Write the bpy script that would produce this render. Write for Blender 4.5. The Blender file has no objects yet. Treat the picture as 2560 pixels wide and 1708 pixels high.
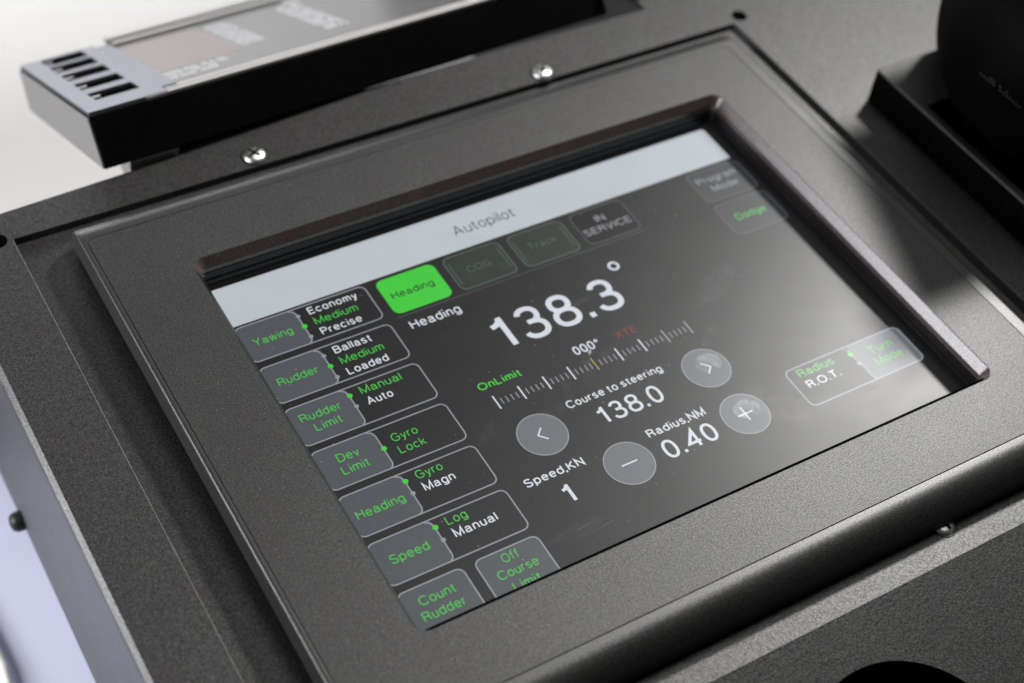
import bpy, bmesh, math, random
from mathutils import Vector, Matrix
random.seed(7)
S = 0.001                                   # everything below is written in millimetres
sc = bpy.context.scene
COL = sc.collection
# ------------------------------------------------------------------ camera
cam_d = bpy.data.cameras.new('camera'); cam_d.sensor_width = 36; cam_d.lens = 54.41
cam_d.clip_start = 0.02; cam_d.clip_end = 20
cam_d.dof.use_dof = True; cam_d.dof.focus_distance = 0.556; cam_d.dof.aperture_fstop = 6.2
cam_d.dof.aperture_blades = 7
cam = bpy.data.objects.new('camera', cam_d); COL.objects.link(cam)
R = ((0.85735842, -0.50578202, 0.09550438), (-0.32171663, -0.67140887, -0.66761406), (0.40178967, 0.54165919, -0.73835654))
m = Matrix.Identity(4)
for i in range(3):
    m[i][0] = R[0][i]; m[i][1] = -R[1][i]; m[i][2] = -R[2][i]
m.translation = Vector((-147.506, -377.830, 444.452)) * S
cam.matrix_world = m
sc.camera = cam
# ------------------------------------------------------------------ world, lamps, exposure
w = bpy.data.worlds.new('World'); sc.world = w; w.use_nodes = True
w.node_tree.nodes['Background'].inputs[0].default_value = (1.0, 0.985, 0.97, 1)
w.node_tree.nodes['Background'].inputs[1].default_value = 0.04
def area(name, az, el, dist, sx, sy, radiance, tgt=(200, -120, 0), col=(1, .99, .975)):
    a, e = math.radians(az), math.radians(el)
    d = Vector((math.cos(a) * math.cos(e), math.sin(a) * math.cos(e), math.sin(e)))
    l = bpy.data.lights.new(name, 'AREA'); l.shape = 'RECTANGLE'; l.size = sx; l.size_y = sy
    l.energy = radiance * math.pi * sx * sy; l.color = col
    o = bpy.data.objects.new(name, l); COL.objects.link(o)
    o.location = Vector(tgt) * S + d * dist
    o.rotation_euler = d.to_track_quat('Z', 'Y').to_euler()
    return o
area('floor_fill', 180, 60, 0.25, 0.16, 0.16, 13, tgt=(-180, 60, -190))  # added low fill: brightens the floor so it bounces onto the side panel
area('key_lamp', 31, 45, 1.5, 0.13, 0.13, 480)
area('soft_fill', 44, 69, 1.4, 0.6, 0.6, 5)  # added broad fill: softens shadows and lays haze on the lower glass
area('rear_fill', -90, 45, 0.7, 0.8, 0.6, 5.5, tgt=(50, 1490, -190))  # added fill turned on the rear wall to brighten it
area('rim_fill', 79, 14, 1.45, 0.6, 0.4, 5, tgt=(0, 20, 10), col=(.93, .94, 1))  # added light panel behind, for the highlight on the bezel's far rim
area('left_window', 165, 13, 1.3, 1.0, 0.6, 9, tgt=(0, 0, 0), col=(.93, .94, 1))
sc.view_settings.view_transform = 'Standard'; sc.view_settings.look = 'None'
sc.view_settings.exposure = 0; sc.view_settings.gamma = 1
sc.cycles.use_denoising = True; sc.cycles.denoising_input_passes = 'RGB_ALBEDO_NORMAL'
sc.cycles.max_bounces = 8; sc.cycles.transparent_max_bounces = 12
sc.cycles.sample_clamp_indirect = 4

# ------------------------------------------------------------------ materials
def nmat(name):
    mt = bpy.data.materials.new(name); mt.use_nodes = True
    return mt, mt.node_tree, mt.node_tree.nodes['Principled BSDF']
def powder(name, base, rough, cell, bump, spec=.5, vary=.25, tint=None, wrinkle=0, sparkle=0):
    """textured paint or moulded plastic: fine pebble relief, slight mottling, sparkles on the grain"""
    mt, nt, bs = nmat(name); N, L = nt.nodes, nt.links
    tc = N.new('ShaderNodeTexCoord')
    n1 = N.new('ShaderNodeTexNoise'); n1.inputs['Scale'].default_value = 1000 / cell; n1.inputs['Detail'].default_value = 3
    n2 = N.new('ShaderNodeTexNoise'); n2.inputs['Scale'].default_value = 1000 / 28; n2.inputs['Detail'].default_value = 4
    n3 = N.new('ShaderNodeTexNoise'); n3.inputs['Scale'].default_value = 1000 / (cell * 5); n3.inputs['Detail'].default_value = 2
    for n in (n1, n2, n3): L.new(tc.outputs['Object'], n.inputs['Vector'])
    cr = N.new('ShaderNodeValToRGB')
    t = tint or base
    cr.color_ramp.elements[0].position = .35; cr.color_ramp.elements[0].color = (*[c * (1 - vary) for c in t], 1)
    cr.color_ramp.elements[1].position = .65; cr.color_ramp.elements[1].color = (*[c * (1 + vary) for c in base], 1)
    L.new(n2.outputs['Fac'], cr.inputs['Fac'])
    mx = N.new('ShaderNodeMix'); mx.data_type = 'RGBA'; mx.blend_type = 'MULTIPLY'; mx.inputs['Factor'].default_value = 1
    c2 = N.new('ShaderNodeValToRGB')
    c2.color_ramp.elements[0].position = .3; c2.color_ramp.elements[0].color = (.42, .42, .42, 1)
    c2.color_ramp.elements[1].position = .72; c2.color_ramp.elements[1].color = (1.7, 1.7, 1.7, 1)
    L.new(n1.outputs['Fac'], c2.inputs['Fac'])
    L.new(cr.outputs['Color'], mx.inputs['A']); L.new(c2.outputs['Color'], mx.inputs['B'])
    L.new(mx.outputs['Result'], bs.inputs['Base Color'])
    mr = N.new('ShaderNodeMapRange'); mr.inputs['To Min'].default_value = rough - .02; mr.inputs['To Max'].default_value = rough + .02
    L.new(n2.outputs['Fac'], mr.inputs['Value']); L.new(mr.outputs['Result'], bs.inputs['Roughness'])
    sr = N.new('ShaderNodeMapRange'); sr.inputs['From Min'].default_value = .32; sr.inputs['From Max'].default_value = .68
    sr.inputs['To Min'].default_value = spec * .55; sr.inputs['To Max'].default_value = min(1, spec * 1.5)
    L.new(n1.outputs['Fac'], sr.inputs['Value']); L.new(sr.outputs['Result'], bs.inputs['Specular IOR Level'])
    b = N.new('ShaderNodeBump'); b.inputs['Strength'].default_value = 1; b.inputs['Distance'].default_value = bump * S
    ad = N.new('ShaderNodeMath'); ad.operation = 'MULTIPLY_ADD'; ad.inputs[1].default_value = wrinkle
    L.new(n3.outputs['Fac'], ad.inputs[0]); L.new(n1.outputs['Fac'], ad.inputs[2])
    L.new(ad.outputs[0], b.inputs['Height']); L.new(b.outputs['Normal'], bs.inputs['Normal'])
    if sparkle:
        v = N.new('ShaderNodeTexVoronoi'); v.inputs['Scale'].default_value = 1000 / .28
        L.new(tc.outputs['Object'], v.inputs['Vector'])
        sp = N.new('ShaderNodeSeparateColor'); L.new(v.outputs['Color'], sp.inputs[0])
        g = N.new('ShaderNodeMath'); g.operation = 'GREATER_THAN'; g.inputs[1].default_value = 1 - sparkle
        L.new(sp.outputs[0], g.inputs[0])
        m2 = N.new('ShaderNodeMix'); m2.data_type = 'RGBA'
        m2.inputs['B'].default_value = (.11, .108, .105, 1)
        L.new(g.outputs[0], m2.inputs['Factor']); L.new(mx.outputs['Result'], m2.inputs['A'])
        L.new(m2.outputs['Result'], bs.inputs['Base Color'])
    return mt
M = {}
M['bezel'] = powder('bezel plastic', (.013, .0126, .0123), .48, .52, .03, spec=.53, vary=.08, tint=(.0135, .012, .0118), sparkle=.003)
M['trim'] = powder('bezel inner chamfer', (.08, .060, .056), .26, .42, .006, spec=1.0, vary=.08)  # pale pinkish base paints in the gloss of the right chamfer
M['rim'] = powder('bezel rounded rim', (.016, .0155, .015), .42, .5, .012, spec=.6, vary=.08)
M['paint'] = powder('black powder coat', (.013, .0128, .0126), .46, .62, .05, spec=.55, vary=.12, tint=(.018, .016, .016), wrinkle=.8, sparkle=.008)
M['paint2'] = powder('black wrinkle coat', (.017, .0168, .0165), .45, .8, .08, spec=.7, vary=.10, wrinkle=1.0, sparkle=.004)
M['lipglint'] = powder('painted edge glint', (.16, .155, .15), .42, .5, .05, vary=.1, sparkle=.03)  # pale coat paints the highlight along the recess lip
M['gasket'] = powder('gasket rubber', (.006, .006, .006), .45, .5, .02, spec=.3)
M['black'] = powder('black metal', (.0015, .0015, .0015), .55, .6, .01, spec=.03)
def metal(name, col, rough):
    mt, nt, bs = nmat(name); N, L = nt.nodes, nt.links
    bs.inputs['Base Color'].default_value = (*col, 1); bs.inputs['Metallic'].default_value = 1
    n = N.new('ShaderNodeTexNoise'); n.inputs['Scale'].default_value = 900; tc = N.new('ShaderNodeTexCoord')
    L.new(tc.outputs['Object'], n.inputs['Vector'])
    mr = N.new('ShaderNodeMapRange'); mr.inputs['To Min'].default_value = rough * .7; mr.inputs['To Max'].default_value = rough * 1.4
    L.new(n.outputs['Fac'], mr.inputs['Value']); L.new(mr.outputs['Result'], bs.inputs['Roughness'])
    return mt
M['chrome'] = metal('screw steel', (.88, .87, .85), .33)
M['alu'] = metal('grey rail metal', (.40, .39, .38), .38)
M['satin'] = metal('satin vent plate', (.19, .195, .225), .38)
def emit(name, col, k=1.0, base=.01):
    """a lit patch of the liquid crystal screen: glows, with the fine row grid of its pixels"""
    mt, nt, bs = nmat(name); N, L = nt.nodes, nt.links
    bs.inputs['Base Color'].default_value = (base, base, base, 1); bs.inputs['Specular IOR Level'].default_value = 0
    bs.inputs['Roughness'].default_value = .8
    bs.inputs['Emission Color'].default_value = (*col, 1)
    tc = N.new('ShaderNodeTexCoord')
    wv = N.new('ShaderNodeTexWave'); wv.bands_direction = 'X'; wv.inputs['Scale'].default_value = 1 / .00075 / 2 * .628 * 1.0
    L.new(tc.outputs['Object'], wv.inputs['Vector'])
    nz = N.new('ShaderNodeTexNoise'); nz.inputs['Scale'].default_value = 60
    L.new(tc.outputs['Object'], nz.inputs['Vector'])
    a = N.new('ShaderNodeMapRange'); a.inputs['To Min'].default_value = k * .93; a.inputs['To Max'].default_value = k * 1.07
    L.new(wv.outputs['Fac'], a.inputs['Value'])
    b = N.new('ShaderNodeMapRange'); b.inputs['To Min'].default_value = .94; b.inputs['To Max'].default_value = 1.06
    L.new(nz.outputs['Fac'], b.inputs['Value'])
    mu = N.new('ShaderNodeMath'); mu.operation = 'MULTIPLY'
    L.new(a.outputs['Result'], mu.inputs[0]); L.new(b.outputs['Result'], mu.inputs[1])
    L.new(mu.outputs[0], bs.inputs['Emission Strength'])
    return mt
M['lcd'] = emit('screen black', (.0065, .0066, .0072))
M['tabblack'] = emit('screen tab black', (.002, .002, .0022), base=.004)
M['bar'] = emit('screen pale bar', (.50, .545, .585))
M['key'] = emit('screen grey key', (.072, .080, .090))
M['keydim'] = emit('screen dim key', (.022, .025, .029))
M['keygreen'] = emit('screen dim green key', (.018, .028, .022))
M['line'] = emit('screen grey line', (.27, .285, .32))
M['linedim'] = emit('screen dim line', (.07, .075, .085))
M['linegreen'] = emit('screen dim green line', (.075, .11, .09))
M['tgreen'] = emit('screen dim green text', (.07, .09, .08))
M['white_t'] = emit('screen white text', (.66, .69, .76))
M['grey_t'] = emit('screen grey text', (.30, .31, .34))
M['green_t'] = emit('screen green text', (.055, .50, .055))
M['green_k'] = emit('screen green key', (.045, .58, .04))
M['dark_t'] = emit('screen dark text', (.05, .055, .06))
M['darkgreen_t'] = emit('screen text on green', (.004, .028, .004))
M['red_t'] = emit('screen red text', (.22, .018, .012))
M['yellow_t'] = emit('screen yellow line', (.42, .42, .04))
M['round'] = emit('screen round key', (.135, .145, .16))
# glass: clear sheet, faint uneven sheen from wiping
mt = bpy.data.materials.new('touch glass'); mt.use_nodes = True; nt = mt.node_tree; N, L = nt.nodes, nt.links
N.remove(N['Principled BSDF'])
tr = N.new('ShaderNodeBsdfTransparent'); tr.inputs[0].default_value = (.97, .97, .97, 1)
gl = N.new('ShaderNodeBsdfGlossy'); gl.inputs['Color'].default_value = (.95, .95, .95, 1)
df = N.new('ShaderNodeBsdfDiffuse'); df.inputs['Color'].default_value = (.8, .78, .78, 1)
fr = N.new('ShaderNodeFresnel'); fr.inputs['IOR'].default_value = 1.29
tc = N.new('ShaderNodeTexCoord')
nz = N.new('ShaderNodeTexNoise'); nz.inputs['Scale'].default_value = 34; nz.inputs['Detail'].default_value = 6; nz.inputs['Distortion'].default_value = .3
mp = N.new('ShaderNodeMapping'); mp.inputs['Scale'].default_value = (1, 2.4, 1); mp.inputs['Rotation'].default_value = (0, 0, .5)
L.new(tc.outputs['Object'], mp.inputs[0]); L.new(mp.outputs[0], nz.inputs['Vector'])
mr = N.new('ShaderNodeMapRange'); mr.inputs['From Min'].default_value = .35; mr.inputs['From Max'].default_value = .7
mr.inputs['To Min'].default_value = .345; mr.inputs['To Max'].default_value = .36
L.new(nz.outputs['Fac'], mr.inputs['Value']); L.new(mr.outputs['Result'], gl.inputs['Roughness'])
m1 = N.new('ShaderNodeMixShader'); m2 = N.new('ShaderNodeMixShader')
L.new(fr.outputs[0], m1.inputs[0]); L.new(tr.outputs[0], m1.inputs[1]); L.new(gl.outputs[0], m1.inputs[2])
mr2 = N.new('ShaderNodeMapRange'); mr2.inputs['From Min'].default_value = .45; mr2.inputs['From Max'].default_value = .8
mr2.inputs['To Min'].default_value = .0005; mr2.inputs['To Max'].default_value = .003
L.new(nz.outputs['Fac'], mr2.inputs['Value']); L.new(mr2.outputs['Result'], m2.inputs[0])
L.new(m1.outputs[0], m2.inputs[1]); L.new(df.outputs[0], m2.inputs[2])
L.new(m2.outputs[0], N['Material Output'].inputs[0])
M['glass'] = mt
def simple(name, col, rough, spec=.5):
    mt, nt, bs = nmat(name); bs.inputs['Base Color'].default_value = (*col, 1); bs.inputs['Roughness'].default_value = rough
    bs.inputs['Specular IOR Level'].default_value = spec
    N, L = nt.nodes, nt.links
    n = N.new('ShaderNodeTexNoise'); n.inputs['Scale'].default_value = 9
    tc = N.new('ShaderNodeTexCoord'); L.new(tc.outputs['Object'], n.inputs['Vector'])
    c = N.new('ShaderNodeValToRGB'); c.color_ramp.elements[0].color = (*[x * .96 for x in col], 1); c.color_ramp.elements[1].color = (*[min(1, x * 1.04) for x in col], 1)
    L.new(n.outputs['Fac'], c.inputs['Fac']); L.new(c.outputs['Color'], bs.inputs['Base Color'])
    return mt
M['deck'] = simple('white deck paint', (.43, .425, .417), .6, .3)
M['white'] = simple('white panel paint', (.8, .8, .8), .6, .3)
M['floor'] = simple('pale lavender floor', (.60, .62, .80), .6, .3)
M['dust'] = simple('dust', (.35, .34, .33), .8, .2)
M['hole'] = simple('hole black', (.002, .002, .002), .9, 0)
M['unitglass'] = simple('unit glass', (.12, .117, .119), .24, .55)
M['pinkfield'] = simple('pinkish display field', (.17, .13, .13), .24, .55)
M['unittext'] = emit('unit lettering', (.85, .85, .88))
M['endsheen'] = simple('painted end reflection', (.16, .155, .15), .4)  # grey paints in the white deck reflected by the end face
M['print'] = simple('faint grey print', (.014, .014, .014), .5)
M['cable'] = simple('white cable', (.85, .84, .82), .4)

# ------------------------------------------------------------------ object helpers
def obj(name, verts, faces, mat, parent=None, smooth=False, label=None):
    me = bpy.data.meshes.new(name)
    me.from_pydata([(x * S, y * S, z * S) for x, y, z in verts], [], faces); me.update()
    if mat: me.materials.append(M[mat] if isinstance(mat, str) else mat)
    if smooth: me.polygons.foreach_set('use_smooth', [True] * len(me.polygons))
    o = bpy.data.objects.new(name, me); COL.objects.link(o)
    if parent: o.parent = parent
    if label: o['label'] = label
    return o
def smooth_angle(o, deg=35):
    bm = bmesh.new(); bm.from_mesh(o.data)
    bmesh.ops.recalc_face_normals(bm, faces=bm.faces)
    for f in bm.faces: f.smooth = True
    for e in bm.edges:
        e.smooth = not (len(e.link_faces) == 2 and e.calc_face_angle(0) > math.radians(deg))
    bm.to_mesh(o.data); bm.free()
    wn = o.modifiers.new('weighted_normals', 'WEIGHTED_NORMAL'); wn.keep_sharp = True; wn.weight = 100
    return o
def thing(name, label, cat, group=None, loc=(0, 0, 0)):
    o = bpy.data.objects.new(name, None); COL.objects.link(o); o.empty_display_size = .02
    o['label'] = label; o['category'] = cat
    if group: o['group'] = group
    return o
def rrect(x0, x1, y0, y1, r, z, n=8):
    """rounded rectangle loop, counter clockwise"""
    r = min(r, (x1 - x0) / 2 - .001, (y1 - y0) / 2 - .001)
    out = []
    for cx, cy, a0 in ((x1 - r, y1 - r, 0), (x0 + r, y1 - r, 90), (x0 + r, y0 + r, 180), (x1 - r, y0 + r, 270)):
        for i in range(n + 1):
            a = math.radians(a0 + 90 * i / n); out.append((cx + r * math.cos(a), cy + r * math.sin(a), z))
    return out
def loft(rings, close=False, cap0=False, cap1=False):
    n = len(rings[0]); V = [p for r in rings for p in r]; F = []
    k = len(rings)
    for i in range(k if close else k - 1):
        a, b = i * n, ((i + 1) % k) * n
        for j in range(n): F.append((a + j, a + (j + 1) % n, b + (j + 1) % n, b + j))
    if cap0: F.append(tuple(range(n))[::-1])
    if cap1: F.append(tuple(range((k - 1) * n, k * n)))
    return V, F
def box(x0, x1, y0, y1, z0, z1, r=.6):
    rings = [rrect(x0 + r * .0, x1, y0, y1, r, z0, 3), rrect(x0, x1, y0, y1, r, z1 - r, 3),
             rrect(x0 + r * .3, x1 - r * .3, y0 + r * .3, y1 - r * .3, r, z1 - r * .3, 3), rrect(x0 + r, x1 - r, y0 + r, y1 - r, r, z1, 3)]
    return loft(rings, cap0=True, cap1=True)
def lathe(prof, c, axis='z', n=32):
    rings = []
    for r, h in prof:
        ring = []
        for i in range(n):
            a = 2 * math.pi * i / n; u, v = r * math.cos(a), r * math.sin(a)
            ring.append((c[0] + u, c[1] + v, c[2] + h) if axis == 'z' else (c[0] - h, c[1] + u, c[2] + v))
        rings.append(ring)
    return loft(rings, cap0=True, cap1=True)

# ------------------------------------------------------------------ Helvetica-like stroke letters
def arc(cx, cy, rx, ry, a0, a1, n=None, e=2.25):
    n = n or max(5, int(abs(a1 - a0) / 11)); out = []
    for i in range(n + 1):
        a = math.radians(a0 + (a1 - a0) * i / n); c, s = math.cos(a), math.sin(a)
        out.append((cx + rx * math.copysign(abs(c) ** (2 / e), c), cy + ry * math.copysign(abs(s) ** (2 / e), s)))
    return out
O_ = lambda: [arc(.25, .35, .25, .35, 0, 360, 28)]
def sS(w, h):
    r = h * .5
    return [arc(w * .49, h * .755, w * .45, h * .245, 22, 255, 16)[:-2] + [(w * .40, h * .545), (w * .62, h * .475)] + arc(w * .49, h * .25, w * .49, h * .25, 55, -162, 16)[1:]]
G = {
 'A': (.72, [[(0, 0), (.36, 1), (.72, 0)], [(.14, .34), (.58, .34)]]),
 'B': (.60, [[(0, .53), (.34, .53)] + arc(.34, .765, .23, .235, -90, 90)[1:] + [(0, 1), (0, 0), (.36, 0)] + arc(.34, .265, .27, .265, -90, 90)[1:]]),
 'C': (.74, [arc(.40, .5, .40, .5, 38, 322)]),
 'D': (.68, [[(.3, 1), (0, 1), (0, 0), (.3, 0)] + arc(.3, .5, .38, .5, -90, 90)[1:]]),
 'E': (.56, [[(.57, 1), (0, 1), (0, 0), (.58, 0)], [(0, .53), (.52, .53)]]),
 'G': (.77, [arc(.40, .5, .40, .5, 38, 318) + [(.77, .26), (.77, .47), (.43, .47)]]),
 'H': (.64, [[(0, 0), (0, 1)], [(.64, 0), (.64, 1)], [(0, .53), (.64, .53)]]),
 'I': (0, [[(0, 0), (0, 1)]]),
 'K': (.62, [[(0, 0), (0, 1)], [(.60, 1), (0, .36)], [(.2, .56), (.63, 0)]]),
 'L': (.50, [[(0, 1), (0, 0), (.5, 0)]]),
 'M': (.76, [[(0, 0), (0, 1), (.38, .03), (.76, 1), (.76, 0)]]),
 'N': (.63, [[(0, 0), (0, 1), (.63, 0), (.63, 1)]]),
 'O': (.82, [arc(.41, .5, .41, .5, 0, 360, 34)]),
 'P': (.58, [[(0, 0), (0, 1), (.32, 1)] + arc(.32, .74, .25, .26, 90, -90)[1:] + [(0, .48)]]),
 'R': (.63, [[(0, 0), (0, 1), (.34, 1)] + arc(.34, .75, .25, .25, 90, -90)[1:] + [(0, .5)], [(.36, .5), (.50, .44), (.57, .32), (.58, .12), (.63, 0)]]),
 'S': (.62, sS(.62, 1)),
 'T': (.66, [[(0, 1), (.66, 1)], [(.33, 1), (.33, 0)]]),
 'V': (.66, [[(0, 1), (.33, 0), (.66, 1)]]),
 'X': (.64, [[(0, 1), (.64, 0)], [(.64, 1), (0, 0)]]),
 'Y': (.66, [[(0, 1), (.33, .44), (.66, 1)], [(.33, .44), (.33, 0)]]),
 'a': (.50, [arc(.24, .48, .20, .22, 165, 0) + [(.44, .10), (.47, .01), (.54, 0)], [(.44, .42), (.25, .385)] + arc(.21, .19, .21, .19, 90, 270)[1:] + [(.36, .05), (.44, .18)]]),
 'c': (.47, [arc(.25, .35, .25, .35, 42, 318)]),
 'd': (.50, [arc(.25, .35, .25, .35, 0, 360, 28), [(.50, 0), (.50, 1)]]),
 'e': (.50, [[(.02, .37)] + [(.49, .37)] + arc(.25, .35, .25, .35, 8, 322)]),
 'f': (.28, [[(.36, 1.0), (.26, 1.02), (.16, .97), (.12, .84), (.12, 0)], [(-.03, .70), (.28, .70)]]),
 'g': (.50, [arc(.25, .35, .25, .35, 0, 360, 28), [(.50, .70), (.50, -.08)] + arc(.25, -.08, .25, .17, 0, -160)[1:]]),
 'i': (0, [[(0, 0), (0, .70)], [(0, .92), (0, 1.04)]]),
 'k': (.44, [[(0, 0), (0, 1)], [(.42, .70), (0, .27)], [(.15, .41), (.46, 0)]]),
 'l': (0, [[(0, 0), (0, 1)]]),
 'm': (.72, [[(0, 0), (0, .72)], arc(.18, .46, .18, .25, 180, 0) + [(.36, 0)], arc(.54, .46, .18, .25, 180, 0) + [(.72, 0)]]),
 'n': (.44, [[(0, 0), (0, .72)], arc(.22, .44, .22, .27, 180, 0) + [(.44, 0)]]),
 'o': (.50, O_()),
 'p': (.50, [arc(.25, .35, .25, .35, 0, 360, 28), [(0, .72), (0, -.28)]]),
 'r': (.26, [[(0, 0), (0, .72)], arc(.24, .42, .24, .28, 180, 85)]),
 's': (.42, sS(.42, .70)),
 't': (.24, [[(.10, .92), (.10, .14), (.13, .03), (.20, 0), (.27, .01)], [(-.03, .70), (.26, .70)]]),
 'u': (.44, [[(0, .70), (0, .26)] + arc(.22, .26, .22, .27, 180, 360)[1:], [(.44, .70), (.44, 0)]]),
 'v': (.46, [[(0, .70), (.23, 0), (.46, .70)]]),
 'w': (.68, [[(0, .70), (.17, 0), (.34, .68), (.51, 0), (.68, .70)]]),
 'y': (.46, [[(0, .70), (.24, 0)], [(.46, .70), (.22, -.10), (.14, -.24), (0, -.25)]]),
 '0': (.50, [arc(.25, .5, .25, .5, 0, 360, 34)]),
 '1': (.42, [[(.06, .76), (.20, .80), (.29, .90), (.32, 1.0)], [(.32, 1.03), (.32, 0)]]),
 '3': (.52, [arc(.25, .76, .22, .24, 165, -62) + [(.30, .53), (.16, .53)], [(.22, .535)] + arc(.26, .265, .26, .265, 72, -168)]),
 '4': (.54, [[(.42, 0), (.42, 1), (0, .29), (.56, .29)]]),
 '8': (.52, [arc(.26, .765, .215, .235, 0, 360, 26), arc(.26, .265, .26, .265, 0, 360, 28)]),
 '.': (.02, [[(0, -.06), (0, .11)]]),
 ',': (0, [[(0, .08), (0, -.06), (-.05, -.19)]]),
 '°': (.20, [arc(.10, .90, .10, .10, 0, 360, 14)]),
}
def ribbon(pts, t, V, F, z):
    closed = len(pts) > 3 and abs(pts[0][0] - pts[-1][0]) < 1e-6 and abs(pts[0][1] - pts[-1][1]) < 1e-6
    P = [Vector(p) for p in pts]
    if closed: P = P[:-1]
    Q = [P[0]]
    for p in P[1:]:
        if (p - Q[-1]).length > 1e-4: Q.append(p)
    P = Q; n = len(P); L_, R_ = [], []
    for i in range(n):
        d0 = (P[i] - P[i - 1]).normalized() if (i > 0 or closed) else None
        d1 = (P[(i + 1) % n] - P[i]).normalized() if (i < n - 1 or closed) else None
        if d0 is None: d0 = d1
        if d1 is None: d1 = d0
        b = d0 + d1
        b = b.normalized() if b.length > 1e-6 else d0
        k = max(.28, b.dot(d0)); nn = Vector((-b.y, b.x)) * (t / 2 / k)
        L_.append(P[i] + nn); R_.append(P[i] - nn)
    o = len(V)
    for a, b in zip(L_, R_): V.append((a.x, a.y, z)); V.append((b.x, b.y, z))
    for i in range(n if closed else n - 1):
        j = (i + 1) % n; F.append((o + 2 * i, o + 2 * i + 1, o + 2 * j + 1, o + 2 * j))
def word(s, x0, y0, cap, width=None, t=.12, z=.06, align='l', gap=.145):
    """text as flat strokes; width (mm) stretches it to the measured run of the print"""
    V, F = [], []; cx = 0; sp = []
    for ch in s:
        if ch == ' ': cx += .32; continue
        wd, st = G[ch]; sp.append((cx, st)); cx += wd + gap + t
    total = cx - gap
    k = (1 - t)                      # strokes are centre lines inside the cap height
    for ox, st in sp:
        for i, q in enumerate(st):
            ribbon([(ox + t / 2 + x * 1.0, t / 2 + y * k) for x, y in q], t, V, F, 0)
    sx = cap * 1.0 if width is None else width / total
    tot = total * sx
    dx = {'l': 0, 'c': -tot / 2, 'r': -tot}[align]
    out = [(x0 + dx + x * sx, y0 + y * cap, z + .004 * (i % 5) * .0) for i, (x, y, _) in enumerate(V)]
    return out, F
def strokes(lines, t, z):
    V, F = [], []
    for q in lines: ribbon(q, t, V, F, z)
    return V, F
def flat(loop): return loop, [tuple(range(len(loop)))]

# ================================================================== setting
K = .4449
def deckz(y): return -150 - (y - 200) * .44
def slab(name, pts, dz, mat, lab=None):
    top = [(x, y, z) for x, y, z in pts]; bot = [(x, y, z - dz) for x, y, z in pts]
    V, F = loft([bot, top], cap0=True, cap1=True)
    o = obj(name, V, F, mat); o['kind'] = 'structure'; return o
slab('worktop', [(-900, 130, deckz(130)), (1500, 130, deckz(130)), (1500, 1500, deckz(1500)), (-900, 1500, deckz(1500))], 20, 'deck')
slab('floor', [(-1500, -1200, -195), (1800, -1200, -195), (1800, 190, -195), (-1500, 190, -195)], 20, 'floor')

def vwall(name, pts, z0, z1, mat):
    V, F = loft([[(x, y, z0) for x, y in pts], [(x, y, z1) for x, y in pts]], cap0=True, cap1=True)
    o = obj(name, V, F, mat); o['kind'] = 'structure'
vwall('rear_wall', [(-720, 1502), (1800, 1502), (1800, 1530), (-720, 1530)], -1200, 60, 'white')
vwall('reflector_wall', [(-720, 1490), (440, 1490), (440, 1501), (-720, 1501)], -1200, 760, 'white')  # unseen, added and sized as a bright reflection for the bezel rim
# ================================================================== control console
con = thing('control_console', 'black powder-coated metal console carrying the autopilot display, with rounded left edge', 'console')
RX0, RX1, RY0, RY1, ZR, ZF = -58.6, 296.7, -206.9, 78.1, 3.4, .4
PX0, PY0 = -83.2, -211.5
def grid_plate(xs, ys, z, skip, V, F):
    idx = {}
    for i, x in enumerate(xs):
        for j, y in enumerate(ys): idx[i, j] = len(V); V.append((x, y, z))
    for i in range(len(xs) - 1):
        for j in range(len(ys) - 1):
            if not skip(i, j): F.append((idx[i, j], idx[i + 1, j], idx[i + 1, j + 1], idx[i, j + 1]))
V, F = [], []
# top sheet with its cut-out, closed downwards by a 3 mm edge round the cut-out
hole = [(RX0, RY0), (RX1, RY0), (RX1, RY1), (RX0, RY1)]
outer = [(PX0, PY0), (700, PY0), (700, 420), (262, 420), (262, 105), (22, 105), (18, 97.2), (PX0, 92.6)]
b = len(V); V += [(x, y, ZR) for x, y in hole] + [(x, y, ZR) for x, y in outer]
h = [b, b + 1, b + 2, b + 3]; o_ = [b + 4 + i for i in range(8)]
F += [(o_[0], o_[1], h[1], h[0]), (o_[1], o_[2], o_[3], o_[4], h[2], h[1]), (h[2], o_[4], o_[5]), (h[2], o_[5], o_[6]), (h[2], o_[6], h[3]), (h[3], o_[6], o_[7]), (h[3], o_[7], o_[0], h[0])]
pl = obj('top_plate', V, F, 'paint', con)
# recess: bevelled lip with its highlight painted pale, wall and floor
rings = [rrect(RX0, RX1, RY0, RY1, .8, ZR - .002, 2), rrect(RX0 + .28, RX1 - .28, RY0 + .12, RY1 - .12, .8, ZR - .25, 2), rrect(RX0 + .5, RX1 - 2.6, RY0 + .5, RY1 - .5, .8, ZF, 2)]
rings.append(rrect(-20, 258, -175, 45, .8, ZF, 2))
V, F = loft(rings)
rt = obj('recess_tray', V, F, 'paint', con); rt.data.materials.append(M['lipglint'])
for i, f in enumerate(rt.data.polygons):
    if i < 12: f.material_index = 1
smooth_angle(rt)
# left side: edge rounded over and side wall
prof = [(PX0, ZR), (-83.5, 3.2), (-84.9, 1.8), (-85.3, 1.3), (-85.5, .6), (-85.6, -6), (-85.9, -40), (-86.2, -90), (-85.6, -118), (-83.5, -130), (-80, -136), (-60, -140)]
ys = [PY0 - 150, PY0, -100, 0, 92.6]
V = [(x, y, z) for y in ys for x, z in prof]; n = len(prof)
F = [(j * n + i, j * n + i + 1, (j + 1) * n + i + 1, (j + 1) * n + i) for j in range(len(ys) - 1) for i in range(n - 1)]
smooth_angle(obj('side_panel', V, F, 'paint', con), 60)
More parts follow.
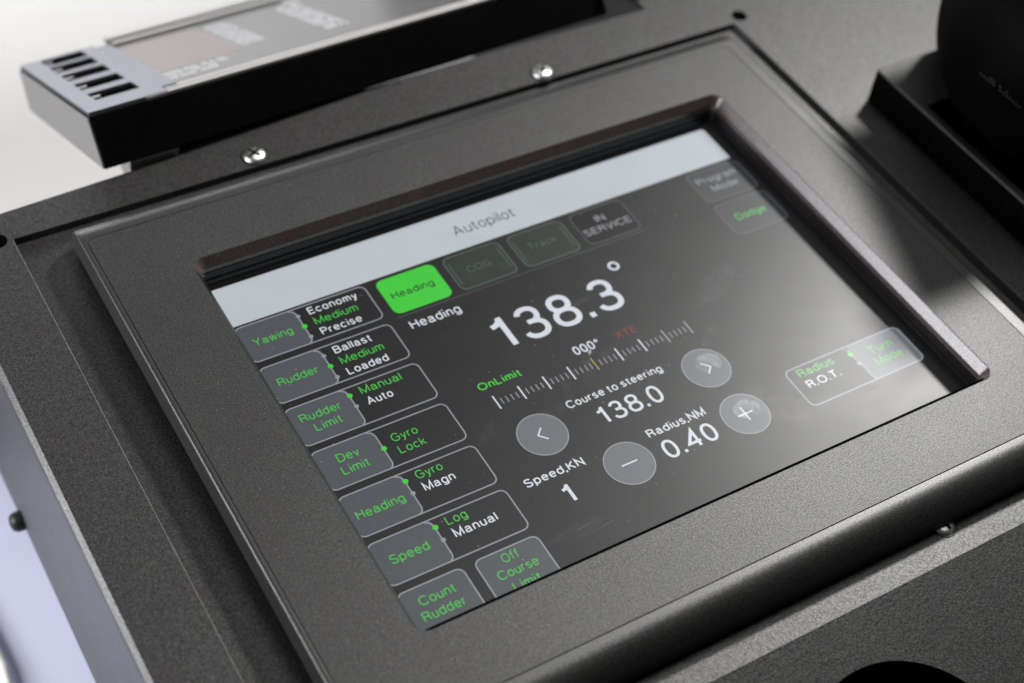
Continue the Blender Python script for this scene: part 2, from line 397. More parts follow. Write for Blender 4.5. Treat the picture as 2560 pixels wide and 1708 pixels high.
# far lip under the rear edge
V, F = loft([[(PX0, 92.6, ZR), (18, 97.2, ZR), (22, 105, ZR), (262, 105, ZR), (262, 420, ZR)], [(PX0, 92.9, 2.9), (17.8, 97.6, 2.9), (21, 105.6, 2), (261, 105.6, 1), (261, 420, 1)], [(PX0, 92.9, -10), (17.5, 97.6, -10), (21, 105.6, -2), (261, 105.6, -2), (261, 420, -10)], [(PX0, 92.5, -130), (17, 97, -130), (21, 98, -130), (261, 98, -130), (261, 420, -130)]])
F = [f for i, f in enumerate(F) if (i % 5) != 4]
obj('rear_edge', V, F, 'paint', con)
# lower panel folded down toward the front, with a round opening
TA = math.tan(math.radians(15))
def lp(x, y): return (x, y, ZR + (y - PY0) * TA)
cx0, cy0, rr = 123.9, -270.1, 41.0
ring = [lp(cx0 + rr * math.cos(2 * math.pi * i / 64), cy0 + rr * math.sin(2 * math.pi * i / 64)) for i in range(64)]
sq = []
X0, X1, Y0, Y1 = PX0 - 2, 700, -420, PY0 - .5
for i in range(64):
    a = 2 * math.pi * i / 64; c, s = math.cos(a), math.sin(a)
    tx = ((X1 - cx0) / c if c > 0 else (X0 - cx0) / c) if abs(c) > 1e-6 else 1e9
    ty = ((Y1 - cy0) / s if s > 0 else (Y0 - cy0) / s) if abs(s) > 1e-6 else 1e9
    t_ = min(tx, ty); sq.append(lp(cx0 + c * t_, cy0 + s * t_))
V, F = loft([sq, ring])
# fill the four far corners
b = len(V); V += [lp(X1, Y1), lp(X0, Y1), lp(X0, Y0), lp(X1, Y0)]
def ang_i(x, y): return math.atan2(y - cy0, x - cx0) % (2 * math.pi) / (2 * math.pi) * 64
for q, (x, y) in enumerate([(X1, Y1), (X0, Y1), (X0, Y0), (X1, Y0)]):
    i = int(ang_i(x, y)); F.append((i, (i + 1) % 64, b + q))
lpn = smooth_angle(obj('lower_panel', V, F, 'paint2', con), 10)
fold = [(PX0 - 2, ZR, PY0), ]
V, F = loft([[(PX0, PY0, ZR), (700, PY0, ZR)], [(PX0, PY0 - .3, ZR - .03), (700, PY0 - .3, ZR - .03)], [lp(PX0, PY0 - .5), lp(700, PY0 - .5)]])
F = [f for i, f in enumerate(F) if i % 2 == 0]
obj('fold', V, F, 'paint', con)
V, F = loft([[(x, y, z) for x, y, z in ring], [(cx0 + (x - cx0) * .985, cy0 + (y - cy0) * .985, z - .8) for x, y, z in ring], [(cx0 + (x - cx0) * .985, cy0 + (y - cy0) * .985, z - 45) for x, y, z in ring]], cap1=True)
obj('round_opening', V, F, 'hole', con)
# screw holes near the corners of the plate
for hx, hy in ((-64.2, 79.2), (302.3, 82)):
    V, F = lathe([(4.0, .03), (3.6, .05)], (hx, hy, ZR), n=24)
    obj('screw_hole', V, F, 'hole', con)
# pan head screws
def screw(x, y, z, rot, R0=4.8, H=2.3):
    prof = [(R0, 0), (R0, H * .2), (R0 * .97, H * .42), (R0 * .86, H * .68), (R0 * .66, H * .86), (R0 * .36, H * .97), (.05, H)]
    V, F = lathe(prof, (x, y, z), n=40)
    s = smooth_angle(obj('screw', V, F, 'chrome', con), 50)
    a = rot; L2, W2 = R0 * .70, .62
    for k, aa in enumerate((a, a + math.pi / 2)):
        c, sn = math.cos(aa), math.sin(aa)
        V, F = [], []
        for q in range(9):
            u = -L2 + 2 * L2 * q / 8
            hh = z + H * (1 - .36 * u * u / (R0 * R0)) + .09 + .02 * k
            for v in (-W2, W2): V.append((x + c * u - sn * v, y + sn * u + c * v, hh))
            if q: F.append((2 * q - 2, 2 * q, 2 * q + 1, 2 * q - 1))
        obj('drive_slot', V, F, 'hole', s)
    V, F = lathe([(R0 + 1.0, 0), (R0 + 1.0, .25), (R0 * .9, .3)], (x, y, z), n=32)
    obj('washer', V, F, 'gasket', s)
screw(47.2, 84.0, ZR, .5); screw(189.6, 82.8, ZR, .9); screw(190.6, -197.5, ZF, .2, R0=4.4, H=1.5)
# bolt in the side wall
V, F = lathe([(4.5, 0), (4.5, 1.0), (4.3, 3.2), (3.2, 4.8), (1.4, 5.4), (.1, 5.5)], (-86.0, 33, -112), axis='x', n=28)
smooth_angle(obj('side_bolt', V, F, 'gasket', con), 50)

# ================================================================== autopilot display
ap = thing('autopilot_display', 'black framed touchscreen display reading Autopilot and heading 138.3 degrees, set in the console', 'display')
OX0, OX1, OY0, OY1 = -5.0, 246.4, -158.7, 26.9         # opening in the face, z 15
BX0, BX1, BY0, BY1 = -38.7, 277.0, -198.7, 67.0
GX0, GX1, GY0, GY1 = -36.4, 271.1, -185.7, 54.1
Z = 15.0
def ir(i, r, z, ex=0): return rrect(OX0 + i, OX1 - i, OY0 + i, OY1 - i, max(.5, r), z)
rings = [ir(2.5, 3.2, 8.4), ir(2.45, 3.2, 10.4), ir(2.2, 3.4, 10.9), ir(.35, 4.9, 14.55), ir(.12, 5.1, 14.88), ir(0, 5.2, Z)]
def gr(i, z, r=3): return rrect(GX0 + i, GX1 - i, GY0 + i, GY1 - i, r, z)
rings += [gr(.42, Z), gr(.34, Z - .04), gr(.30, Z - .55), gr(.06, Z - .55), gr(.0, Z - .06, 3.2), gr(-.08, Z - .02, 3.3)]
def outr(d):
    rx, ry = 1.3, 11.0
    ox = rx - math.sqrt(max(0, rx * rx - max(0, rx - d) ** 2)) if d < rx else 0
    oy = ry - math.sqrt(max(0, ry * ry - max(0, ry - d) ** 2)) if d < ry else 0
    return rrect(BX0 + ox, BX1 - ox, BY0 + oy, BY1 - oy, 1.6 + .0 * d, Z - .02 - d)
rings += [outr(11 * (1 - math.cos(math.radians(a)))) for a in (0, 4, 8, 12, 16, 22, 28, 35, 42, 50, 58, 66, 74, 82, 90)]
rings += [rrect(BX0, BX1, BY0, BY1, 1.6, 2.3), rrect(BX0 + .4, BX1 - .4, BY0 + .4, BY1 - .4, 1.6, 2.0), rrect(BX0 + 5, BX1 - 5, BY0 + 6.5, BY1 - 5, 1, 2.0), rrect(BX0 + 5, BX1 - 5, BY0 + 6.5, BY1 - 5, 1, ZF)]
V, F = loft(rings)
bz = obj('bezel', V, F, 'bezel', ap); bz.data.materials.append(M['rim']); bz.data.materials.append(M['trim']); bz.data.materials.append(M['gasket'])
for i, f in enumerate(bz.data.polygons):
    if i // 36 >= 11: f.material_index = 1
    if i // 36 < 5: f.material_index = 2 if (f.center.x > .2 or f.center.y > .02) else 3  # bottom and left chamfer faces go dark: shade put into the colour
smooth_angle(bz, 32)
# rubber gasket: two steps down to the glass
rings = [ir(2.52, 3.2, 8.5), ir(3.0, 3, 8.4), ir(3.05, 3, 6.3), ir(2.6, 3, 6.0), ir(2.6, 3, 4.6), ir(3.1, 2.6, 4.4), ir(3.15, 2.6, 2.6), ir(2.5, 3, 2.4), ir(2.4, 3, 1.0)]
V, F = loft(rings)
smooth_angle(obj('gasket', V, F, 'gasket', ap), 30)
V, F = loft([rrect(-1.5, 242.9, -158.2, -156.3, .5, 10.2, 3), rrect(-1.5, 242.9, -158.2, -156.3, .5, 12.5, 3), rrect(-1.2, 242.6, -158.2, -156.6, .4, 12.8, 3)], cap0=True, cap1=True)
smooth_angle(obj('lip_shade', V, F, 'hole', ap), 40)  # black strip added as the shade on the lower lip of the opening
V, F = flat(rrect(OX0 + 1, OX1 - 1, OY0 + 1, OY1 - 1, 3, 1.25))
obj('cover_glass', V, F, 'glass', ap)
V, F = loft([rrect(OX0 - 3, OX1 + 3, OY0 - 6, OY1 + 3, 2, -6), rrect(OX0 - 3, OX1 + 3, OY0 - 6, OY1 + 3, 2, 0)], cap0=True, cap1=True)
scr = obj('screen_panel', V, F, 'lcd', ap)
# ---- screen contents
def cap(s, x, y, h, w=None, mat='white_t', t=.125, z=.09, par=ap, name='caption'):
    V, F = word(s, x, y, h, w, t, z); return obj(name, V, F, mat, par)
tb = obj('title_bar', *flat([(0.05, .95, .02), (238.6, .95, .02)] + rrect(0.05, 238.6, .95, 22.2, 1.6, .02, 5)[0:12]), 'bar', ap)
cap('Autopilot', 103.1, 8.6, 5.6, 29.0, 'dark_t', .10, .05, tb)
def frame(x0, x1, y0, y1, r, t, z):
    a, b_ = rrect(x0, x1, y0, y1, r, z, 6), rrect(x0 + t, x1 - t, y0 + t, y1 - t, r - t, z, 6)
    return loft([a, b_])
def dot(x, y, r, z, n=8):
    return flat([(x + r * math.cos(2 * math.pi * i / n + .39), y + r * math.sin(2 * math.pi * i / n + .39), z) for i in range(n)])
rows = [(0, -19.4, [('Yawing', 4.5, -11.6, 16.0)], [('Economy', 21.0, 0), ('Medium', 18.3, 1), ('Precise', 17.2, 0)]),
        (-22.5, -41.8, [('Rudder', 4.4, -33.7, 16.4)], [('Ballast', 15.8, 0), ('Medium', 18.1, 1), ('Loaded', 17.2, 0)]),
        (-44.8, -64.0, [('Rudder', 4.3, -53.1, 16.4), ('Limit', 7.5, -58.9, 10.7)], [('Manual', 17.0, 1), ('Auto', 10.5, 0)]),
        (-66.9, -86.1, [('Dev', 8.3, -75.3, 8.6), ('Limit', 7.5, -81.1, 10.6)], [('', 0, 0), ('Gyro', 10.4, 1), ('Lock', 10.8, 1)]),
        (-89.1, -108.4, [('Heading', 3.2, -100.8, 18.7)], [('Gyro', 10.5, 1), ('Magn', 12.5, 0)]),
        (-111.4, -130.6, [('Speed', 5.2, -122.5, 14.8)], [('Log', 8.1, 1), ('Manual', 17.2, 0)])]
for y1, y0, keys, opts in rows:
    tg = obj('toggle_button', *flat(rrect(.1, 25.6, y0 + .1, y1 - .1, 2.6, .02, 5)), 'key', ap)
    obj('outline', *frame(0, 55.9, y0, y1, 2.9, .55, .045), 'line', tg)
    obj('divider', *strokes([[(22.8, y1 - .4), (24.6, y1 - 1.5), (25.4, y1 - 3.4), (25.4, y0 + 2.6), (24.9, y0 + 1.2), (23.8, y0 + .5)]], .55, .052), 'line', tg)
    for i, (s, wd, on) in enumerate(opts):
        if not s: continue
        yb = y1 - 5.5 - 5.85 * i - (0.0 if y1 > -60 else (-2.6 if y1 == -66.9 else -.2))
        cap(s, 30.1, yb, 3.75, wd, 'green_t' if on else 'white_t', .112 if on else .145, .06, tg)
    marks = {0: (-4.4, -10.2, -16.0), -22.5: (-4.6, -10.3, -16.2), -44.8: (-4.2, -9.8), -66.9: (-9.7,), -89.1: (-4.1, -9.9), -111.4: (-4.1, -9.9)}[y1]
    on_i = [i for i, q in enumerate([q for q in opts if q[0]]) if q[2]][0]
    for i, dy in enumerate(marks):
        obj('indicator_dot', *dot(25.6, y1 + dy, 1.15 if i == on_i else .95, .065 if i == on_i else .06), 'green_k' if i == on_i else 'line', tg)
    for s, x, y, wd in keys: cap(s, x, y, 3.8, wd, 'green_t', .115, .06, tg)
for x0, x1, txt in ((0, 25.9, [('Count', 6.1, -141.6, 13.6), ('Rudder', 4.4, -147.6, 16.2)]), (30, 55.9, [('Off', 39.7, -139.3, 6.4), ('Course', 34.9, -145.0, 15.9), ('Limit', 37.6, -151.0, 10.7)])):
    sk = obj('soft_key', *flat(rrect(x0 + .1, x1 - .1, -152.9, -133.8, 2.6, .02, 5)), 'key', ap)
    obj('outline', *frame(x0, x1, -153, -133.7, 2.9, .55, .045), 'line', sk)
    for s, x, y, wd in txt: cap(s, x, y, 3.7, wd, 'green_t', .115, .06, sk)
for x0, x1, fill, ln, txt in ((60.2, 86.4, 'green_k', None, [('Heading', 63.2, -12.2, 18.8, 'darkgreen_t')]), (90.2, 117.0, 'keygreen', 'linegreen', [('COG', 97.6, -12.2, 11.0, 'tgreen')]),
                              (120.6, 147.4, 'keygreen', 'linegreen', [('Track', 126.9, -11.6, 13.4, 'tgreen')]), (151.2, 177.7, 'tabblack', 'linedim', [('IN', 161.4, -9.1, 4.6, 'grey_t'), ('SERVICE', 152.6, -14.8, 23.2, 'grey_t')])):
    mk = obj('mode_tab', *flat(rrect(x0, x1, -20.1, -.7, 3.2, .02, 6)), fill, ap)
    if ln:
        obj('outline', *frame(x0, x1, -20.1, -.7, 3.2, .55, .045), ln, mk)
        if fill == 'keygreen':
            [obj('inner_line', *strokes([[(q, -16.4), (q, -4.4)]], .4, .045), ln, mk) for q in (x0 + 1.9, x1 - 2.1)]
    for s, x, y, wd, mm in txt: cap(s, x, y, 3.7, wd, mm, .13, .06, mk)
obj('rule_line', *strokes([[(60.5, -21.7), (178.5, -21.7)]], .35, .03), 'linedim', ap)
for y0, y1, txt, f in ((-20, -.8, [('Program', 215.0, -8.6, 20.4, 'grey_t'), ('Mode', 219.0, -14.6, 13.4, 'grey_t')], 'keydim'), (-41.9, -22.1, [('Dodge', 218.0, -33.8, 15.4, 'green_t')], 'keydim')):
    sk = obj('soft_key', *flat(rrect(212, 239.9, y0, y1, 3, .02, 6)), f, ap)
    obj('outline', *frame(211.9, 240, y0, y1, 3, .55, .045), 'linedim', sk)
    for s, x, y, wd, mm in txt: cap(s, x, y, 3.7, wd, mm, .12, .06, sk)
tg = obj('toggle_button', *flat(rrect(213.2, 239.9, -131.5, -112, 3, .02, 6)), 'round', ap)
obj('outline', *frame(182, 240, -131.6, -111.9, 3, .6, .045), 'line', tg)
obj('divider', *strokes([[(211.6, -112), (213, -114.5), (213.2, -119.5), (214.6, -123), (214.2, -131.4)]], .4, .052), 'line', tg)
obj('indicator_dot', *dot(213.0, -116.3, 1.15, .065), 'green_k', tg); obj('indicator_dot', *dot(213.3, -121.7, .95, .06), 'line', tg)
cap('Radius', 187.1, -117.3, 3.8, 17.4, 'green_t', .13, .06, tg); cap('R.O.T.', 187.2, -123.4, 3.8, 16.0, 'white_t', .15, .06, tg)
cap('Turn', 220.9, -120.0, 3.7, 11.8, 'green_t', .115, .06, tg); cap('Mode', 219.9, -125.8, 3.7, 13.4, 'green_t', .115, .06, tg)
# readings
cap('Heading', 62.6, -29.6, 4.5, 22.0, 'white_t', .14)
V, F = word('138.3', 88.2, -55.0, 17.3, 59.0, .135, .09); obj('heading_reading', V, F, 'white_t', ap)
obj('degree_sign', *strokes([arc(153.4, -34.0, 2.0, 2.0, 0, 360, 24, 2)], 1.1, .09), 'white_t', ap)
cap('000', 113.3, -69.1, 4.4, 9.4, 'white_t', .17); obj('degree_sign', *strokes([arc(124.2, -65.7, .55, .55, 0, 360, 12, 2)], .5, .09), 'white_t', ap)
cap('XTE', 133.0, -68.8, 3.6, 9.5, 'red_t', .12)
cap('OnLimit', 70.6, -68.5, 3.6, 18.6, 'green_k', .16)
cap('Course to steering', 96.4, -90.7, 3.7, 43.4, 'white_t', .16)
V, F = word('138.0', 103.9, -103.2, 8.6, 29.0, .135, .09); obj('course_reading', V, F, 'white_t', ap)
cap('Radius,NM', 116.4, -116.0, 3.75, 26.2, 'white_t', .16)
V, F = word('0.40', 117.6, -127.8, 8.6, 23.6, .135, .09); obj('radius_reading', V, F, 'white_t', ap)
cap('Speed,KN', 63.2, -115.4, 3.75, 25.0, 'white_t', .16)
V, F = word('1', 72.8, -128.3, 8.7, 5.2, .15, .09); obj('speed_reading', V, F, 'white_t', ap)
sca = obj('tick_scale', *strokes([[(117.53, -72.3), (117.53, -79.2)]], .38, .03), 'yellow_t', ap)
for i in range(9):
    x = 73.52 + (162.1 - 73.52) / 8 * i
    if i != 4: obj('long_tick', *strokes([[(x, -72.4), (x, -79.2)]], .62, .03), 'white_t' if i < 7 else 'line', sca)
    if i < 8:
        for k in range(1, 5):
            xx = x + 11.07 * k / 5; obj('short_tick', *strokes([[(xx, -74.6), (xx, -77.6)]], .42, .03), 'line', sca)
for cx, cy, sym in ((81.1, -96.6, [[(82.1, -93.6), (79.3, -96.4), (82.1, -99.4)]]), (156.1, -96.7, [[(155.3, -93.9), (158.1, -96.8), (155.3, -99.6)]]),
                    (103.0, -122.3, [[(99.6, -122.3), (106.4, -122.3)]]), (156.2, -122.3, [[(152.8, -122.3), (159.6, -122.3)], [(156.2, -118.9), (156.2, -125.7)]])):
    c_ = [(cx + 9.9 * math.cos(2 * math.pi * i / 64), cy + 9.9 * math.sin(2 * math.pi * i / 64)) for i in range(64)]
    rb = obj('round_button', *flat([(x, y, .02) for x, y in c_]), 'round', ap)
    V, F = loft([[(x, y, .04) for x, y in c_], [(cx + (x - cx) * .955, cy + (y - cy) * .955, .04) for x, y in c_]])
    obj('outline', V, F, 'line', rb)
    obj('symbol', *strokes(sym, .62, .06), 'white_t', rb)
# dust and small scratches lying on the glass
V, F = [], []
for _ in range(300):
    x, y = random.uniform(-2, 243), random.uniform(-155, 24); r = random.choice((.06, .08, .1, .13, .2)) * .8
    b = len(V); q = random.uniform(1, 2.2); a0 = random.random() * 6
    for k in range(5):
        a = a0 + k * 1.2566; V.append((x + r * q * math.cos(a), y + r * math.sin(a), 1.29))
    F.append(tuple(range(b, b + 5)))
for x, y, l, a in ((8, -17, 3, .4), (6.5, -106, 1.8, 1.2), (67, -140, 9, .12), (71, -143, 14, .1), (115, -72.5, 5, .2), (2.8, -127, 2.4, 1.9), (136, -112, 1.6, .9), (96, -120, 2.2, 1.4), (45, -105, 1.4, .6), (208, -136, 5, .3)):
    b = len(V); c, s_ = math.cos(a), math.sin(a)
    V += [(x, y, 1.3), (x + c * l, y + s_ * l, 1.3), (x + c * l * .6 - s_ * .08, y + s_ * l * .6 + c * .08, 1.3)]; F.append((b, b + 1, b + 2))
for x, y, r in ((118.3, -70.6, .8), (118.9, -69.9, .55), (117.6, -71.4, .4), (3.5, -98.7, .35), (4.2, -99.2, .25)):
    b = len(V)
    for k in range(9):
        a = k * .698; rr_ = r * random.uniform(.5, 1.2); V.append((x + rr_ * math.cos(a), y + rr_ * math.sin(a), 1.31))
    F.append(tuple(range(b, b + 9)))
du = obj('dust', V, F, 'dust', ap); du['kind'] = 'stuff'

# greasy finger marks: thin films on the glass
def film(name, col, a, rough):
    mt = bpy.data.materials.new(name); mt.use_nodes = True; nt = mt.node_tree; N, L = nt.nodes, nt.links
    N.remove(N['Principled BSDF'])
    tr = N.new('ShaderNodeBsdfTransparent'); df = N.new('ShaderNodeBsdfGlossy'); df.inputs['Roughness'].default_value = rough; df.inputs['Color'].default_value = (*col, 1)
    nz = N.new('ShaderNodeTexNoise'); nz.inputs['Scale'].default_value = 260; tc = N.new('ShaderNodeTexCoord'); L.new(tc.outputs['Object'], nz.inputs['Vector'])
    mr = N.new('ShaderNodeMapRange'); mr.inputs['From Min'].default_value = .35; mr.inputs['From Max'].default_value = .7; mr.inputs['To Max'].default_value = a
    L.new(nz.outputs['Fac'], mr.inputs['Value'])
    mx = N.new('ShaderNodeMixShader'); L.new(mr.outputs['Result'], mx.inputs[0]); L.new(tr.outputs[0], mx.inputs[1]); L.new(df.outputs[0], mx.inputs[2])
    L.new(mx.outputs[0], N['Material Output'].inputs[0]); M[name] = mt
film('grease film', (.9, .88, .87), .006, .5); film('finger film', (.95, .95, 1), .04, .42)
V, F = [], []
for x, y, rx, ry, a in ((163.5, -116.5, 6.5, 4.2, .3), (172, -128, 13, 6, -.5), (112, -78, 9, 2.4, 1.1), (99, -86, 8, 2.0, 1.25), (122, -74, 10, 1.6, .15), (166, -84, 6, 2.2, .6), (90, -90, 5, 3, .2), (131, -46, 9, 1.2, .1), (64, -141, 17, 3.0, .16), (185, -62, 16, 5, .5), (60, -90, 10, 3, .7)):
    b = len(V); zz = 1.262 + .003 * (b % 7)
    for k in range(22):
        t_ = 2 * math.pi * k / 22; q = random.uniform(.86, 1.1); u, v = rx * q * math.cos(t_), ry * q * math.sin(t_)
        V.append((x + u * math.cos(a) - v * math.sin(a), y + u * math.sin(a) + v * math.cos(a), zz))
    F.append(tuple(range(b, b + 22)))
sm = obj('finger_smears', V, F, 'grease film', ap); sm['kind'] = 'stuff'
for x, y, r0 in ((157.2, -121.2, 5.2), (157.5, -95.6, 5.4)):
    for k in range(7):
        r_ = r0 * (k + 1) / 7
        V, F = strokes([[(x + r_ * 1.0 * math.cos(t_ / 10), y + r_ * .8 * math.sin(t_ / 10)) for t_ in range(-12, 44)]], .42, 1.275 + .002 * k)
        o_f = obj('finger_ridge', V, F, 'finger film', sm)

# ================================================================== rear display unit
un = thing('rear_display_unit', 'slanted black display unit with slotted silver end and grey rail, standing behind the autopilot frame', 'display')
A0 = Vector((-12.9, 110.9, 25.1)); U = Vector((.998, .0609, -.0297)).normalized()
Wv = Vector((0, .899, -.438)).normalized(); Nv = U.cross(Wv).normalized()
def tp(u, v, h=0):
    p = A0 + U * u + Wv * v + Nv * h; return (p.x, p.y, p.z)
LEN = 258
D = 117
def uprism(loop, u0, u1, name, mat, par, r=0):
    V, F = loft([[tp(u0, v, h_) for v, h_ in loop], [tp(u1, v, h_) for v, h_ in loop]], cap0=True, cap1=True)
    return smooth_angle(obj(name, V, F, mat, par), 30)
# section: v back, h up; front face leans forward under
sec = [(0, 0), (.6, .35), (3.2, .35), (3.3, -.4), (D - .5, -.4), (D, -1), (D, -20.5), (6, -20.5), (-5.8, -21.5), (-6.3, -20.6)]
uprism([(0, -.8), (.4, -.4), (D - .6, -.4), (D, -1), (D, -20.5), (-5.6, -21.6), (-6.2, -21)], 0, LEN, 'housing', 'black', un)
def flatbox(u0, u1, v0, v1, h0, h1, name, mat, par, sh=0):
    a = [tp(u0, v0, h0), tp(u1, v0, h0), tp(u1 + sh, v1, h0), tp(u0 + sh, v1, h0)]; b_ = [tp(u0, v0, h1), tp(u1, v0, h1), tp(u1 + sh, v1, h1), tp(u0 + sh, v1, h1)]
    V, F = loft([a, b_], cap0=True, cap1=True); return obj(name, V, F, mat, par)
V, F = loft([[tp(-.9, v, h_) for v, h_ in ((.2, -1), (D - .8, -1), (D - .5, -20.3), (-5.4, -21.3))], [tp(-.05, v, h_) for v, h_ in ((.2, -1), (D - .8, -1), (D - .5, -20.3), (-5.4, -21.3))]], cap0=True, cap1=True)
obj('end_sheen', V, F, 'endsheen', un)  # thin slab added to carry the painted reflection
# silver end plate split round its five slots
xs = [.3, 8, 28, 35]; vs = [.5]
cen = [24, 46, 68, 88, 106]
V, F = [], []
lv = [.5]
for c in cen: lv += [c - 6.9, c + 6.9]
lv += [D - 1]
for zz in (0.1,):
    idx = {}
    for i, u in enumerate(xs):
        for j, v in enumerate(lv):
            sh = v * .01 if i else 0
            idx[i, j] = len(V); V.append(tp(u + sh, v, 1.2)); V.append(tp(u + sh, v, -1.5))
    for i in range(3):
        for j in range(len(lv) - 1):
            if i == 1 and j % 2 == 1: continue
            a, b_, c, d = idx[i, j], idx[i + 1, j], idx[i + 1, j + 1], idx[i, j + 1]
            F.append((a, b_, c, d))
    for j in range(1, len(lv) - 1, 2):
        a, b_, c, d = idx[1, j], idx[2, j], idx[2, j + 1], idx[1, j + 1]
        for p, q in ((a, b_), (b_, c), (c, d), (d, a)): F.append((p, q, q + 1, p + 1))
    a, b_, c, d = idx[0, 0], idx[3, 0], idx[3, len(lv) - 1], idx[0, len(lv) - 1]
    for p, q in ((a, b_), (b_, c), (c, d), (d, a)): F.append((p, q, q + 1, p + 1))
obj('end_plate', V, F, 'satin', un)
for c in cen:
    s_ = c * .01
    flatbox(8.2 + s_, 27.8 + s_, c - 6.8, c + 6.8, -1.2, -.3, 'vent_slot', 'hole', un)
    flatbox(8.4 + s_, 12.0 + s_, c - 1.0, c + 1.0, -.3, .9, 'slot_tab', 'alu', un)
# rails
def rail(v0, v1, h0, h1, u0, u1, mat='alu'):
    lp_ = [(v0, h0), (v1, h0), (v1, h1 - .3), (v1 - .4, h1), (v0 + .4, h1), (v0, h1 - .3)]
    return uprism(lp_, u0, u1, 'rail', mat, un)
rail(.2, 3.4, -1, .9, 25.5, LEN); rail(6.2, 9.4, -1, .6, 36, LEN)
rail(108, 113, -1, 1.6, 44, LEN); rail(117, 125, -1, 2.2, 44, LEN)
flatbox(35, 42, 9, 108, -.2, 1.1, 'slanted_strip', 'satin', un, sh=.8)
gp = flatbox(37.5, LEN - 6, 10, 107.5, -.2, .15, 'screen_glass', 'unitglass', un)
def tline(u0, v0, s, h, wdt, rot=False):
    V, F = word(s, 0, 0, h, wdt, .16, 0)
    V = [tp(u0 + (x if not rot else -y), v0 + (y if not rot else x), .3 + z) for x, y, z in V]
    return obj('lettering', V, F, 'unittext', gp)
flat_rows = lambda: None
def block(u0, u1, v0, v1, rows_, cols, mat='unittext'):
    V, F = [], []
    for i in range(rows_):
        for j in range(cols):
            if random.random() < .12: continue
            a, b_ = u0 + (u1 - u0) * j / cols, v0 + (v1 - v0) * i / rows_
            du_, dv = (u1 - u0) / cols * .72, (v1 - v0) / rows_ * .62
            k = len(V); V += [tp(a, b_, .3), tp(a + du_, b_, .3), tp(a + du_, b_ + dv, .3), tp(a, b_ + dv, .3)]; F.append((k, k + 1, k + 2, k + 3))
    o = obj('lettering', V, F, mat, gp); o['kind'] = 'stuff'
flatbox(39, 84, 36, 104, .1, .2, 'display_field', 'pinkfield', un)
block(38.5, 67, 19, 34, 3, 30); block(68.5, 73, 26, 34, 2, 4)
block(86, 98, 43, 97, 13, 12); block(123.5, 136, 29, 97, 17, 12); block(132, 141, 97, 107, 3, 6)
# foot bracket under the near left corner
V, F = box(-2, 20, 99, 112, -8, 6, .5)
obj('foot', V, F, 'alu', un)
V, F = box(252, 300, 118, 160, 3.5, 22, 1)
br = obj('end_bracket', V, F, 'paint', un)

# ================================================================== raised frame on the right
rf = thing('raised_frame', 'raised black metal frame with square corner standing right of the autopilot display', 'frame')
fx, fy, fz = 319.9, 4.8, 21.2
rings = []
def fr_(i, z, r=1.0): return rrect(fx + i, 620 - i, -420 + i, fy - i, r, z, 3)
V, F = loft([fr_(0, ZR, 1), fr_(0, fz - .9, 1), fr_(.25, fz - .25, 1), fr_(.9, fz, 1)] + [rrect(fx + 4.2, 600, -400, fy - 30, 1, fz, 3), rrect(fx + 4.6, 600, -400, fy - 30.4, 1, fz - .4, 3), rrect(fx + 4.6, 600, -400, fy - 30.4, 1, ZR + .3, 3)], cap1=True)
fb = obj('frame_body', V, F, 'paint', rf); fb.data.materials.append(M['black'])
for i, f in enumerate(fb.data.polygons):
    if i < 16 or i >= 80: f.material_index = 1  # outer wall and inside black: their shade is put into the colour
smooth_angle(fb, 40)

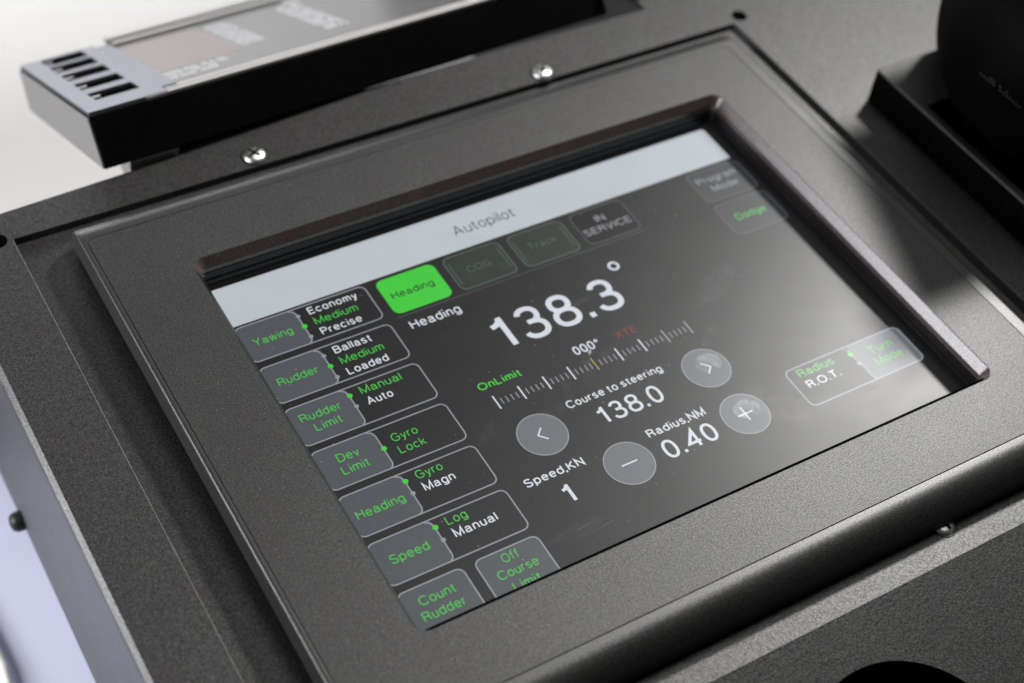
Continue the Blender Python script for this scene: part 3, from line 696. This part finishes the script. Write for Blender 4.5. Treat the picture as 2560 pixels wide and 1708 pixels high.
# ================================================================== round black instrument
ri = thing('round_instrument', 'round matt black instrument head with added unseen shadow plate above the raised frame', 'instrument')
cxx, cyy, czz, rad = 389.6, -47.0, 58, 67.3
prof = []
for i in range(0, 41):
    a = math.radians(-50 + 140 * i / 40); prof.append((max(.05, rad * math.cos(a)), rad * math.sin(a)))
V, F = lathe(prof, (cxx, cyy, czz), n=96)
hd = smooth_angle(obj('head', V, F, 'black', ri), 40)
V, F = loft([[(x, y, z) for x, y in ((334, -61), (450, -61), (450, 41), (372, 41))] for z in (120, 132)], cap0=True, cap1=True)
obj('shadow_plate', V, F, 'black', ri)  # unseen plate added and shaped to throw shadow on bezel and console

# tiny illegible print on the side of the head
V, F = [], []
ctr = Vector((cxx, cyy, czz))
for p in ((322.2, -47.4, 55.4), (322.2, -49.4, 55.4), (322.3, -51.3, 55.3), (322.4, -53.2, 55.2), (322.3, -52.6, 56.7), (322.7, -55.1, 55.0), (322.5, -54.5, 56.5), (323.2, -58.7, 54.5), (323.0, -58.1, 56.1), (323.6, -60.4, 54.2), (323.9, -62.2, 53.9), (323.7, -61.6, 55.5), (324.4, -63.8, 53.6), (324.9, -65.5, 53.2), (325.4, -67.1, 52.7), (325.9, -68.7, 52.3)):
    n_ = (Vector(p) - ctr).normalized(); c = ctr + n_ * (rad + .12); t1 = n_.cross(Vector((0, 0, 1))).normalized() * .55; t2 = n_.cross(t1).normalized() * .42
    b = len(V); V += [tuple(c - t1 - t2), tuple(c + t1 - t2), tuple(c + t1 + t2), tuple(c - t1 + t2)]; F.append((b, b + 1, b + 2, b + 3))
pr = obj('faint_print', V, F, 'print', ri); pr['kind'] = 'stuff'
# ================================================================== cable on the floor
path = [Vector((-124, 150, -190)), Vector((-113, 48, -190)), Vector((-111.5, 17, -190)), Vector((-114, -6, -190)), Vector((-124, -60, -190)), Vector((-150, -140, -190))]
rings = []
for i, q in enumerate(path):
    d_ = (path[min(i + 1, 5)] - path[max(i - 1, 0)]).normalized(); sd = d_.cross(Vector((0, 0, 1))).normalized(); up = sd.cross(d_)
    rings.append([tuple(q + sd * (3 * math.cos(a * math.pi / 6)) + up * (3 * math.sin(a * math.pi / 6))) for a in range(12)])
V, F = loft(rings, cap0=True, cap1=True)
cb = smooth_angle(obj('cable', V, F, 'cable'), 60)
cb['label'] = 'white cable lying on the pale floor beside the console'; cb['category'] = 'cable'
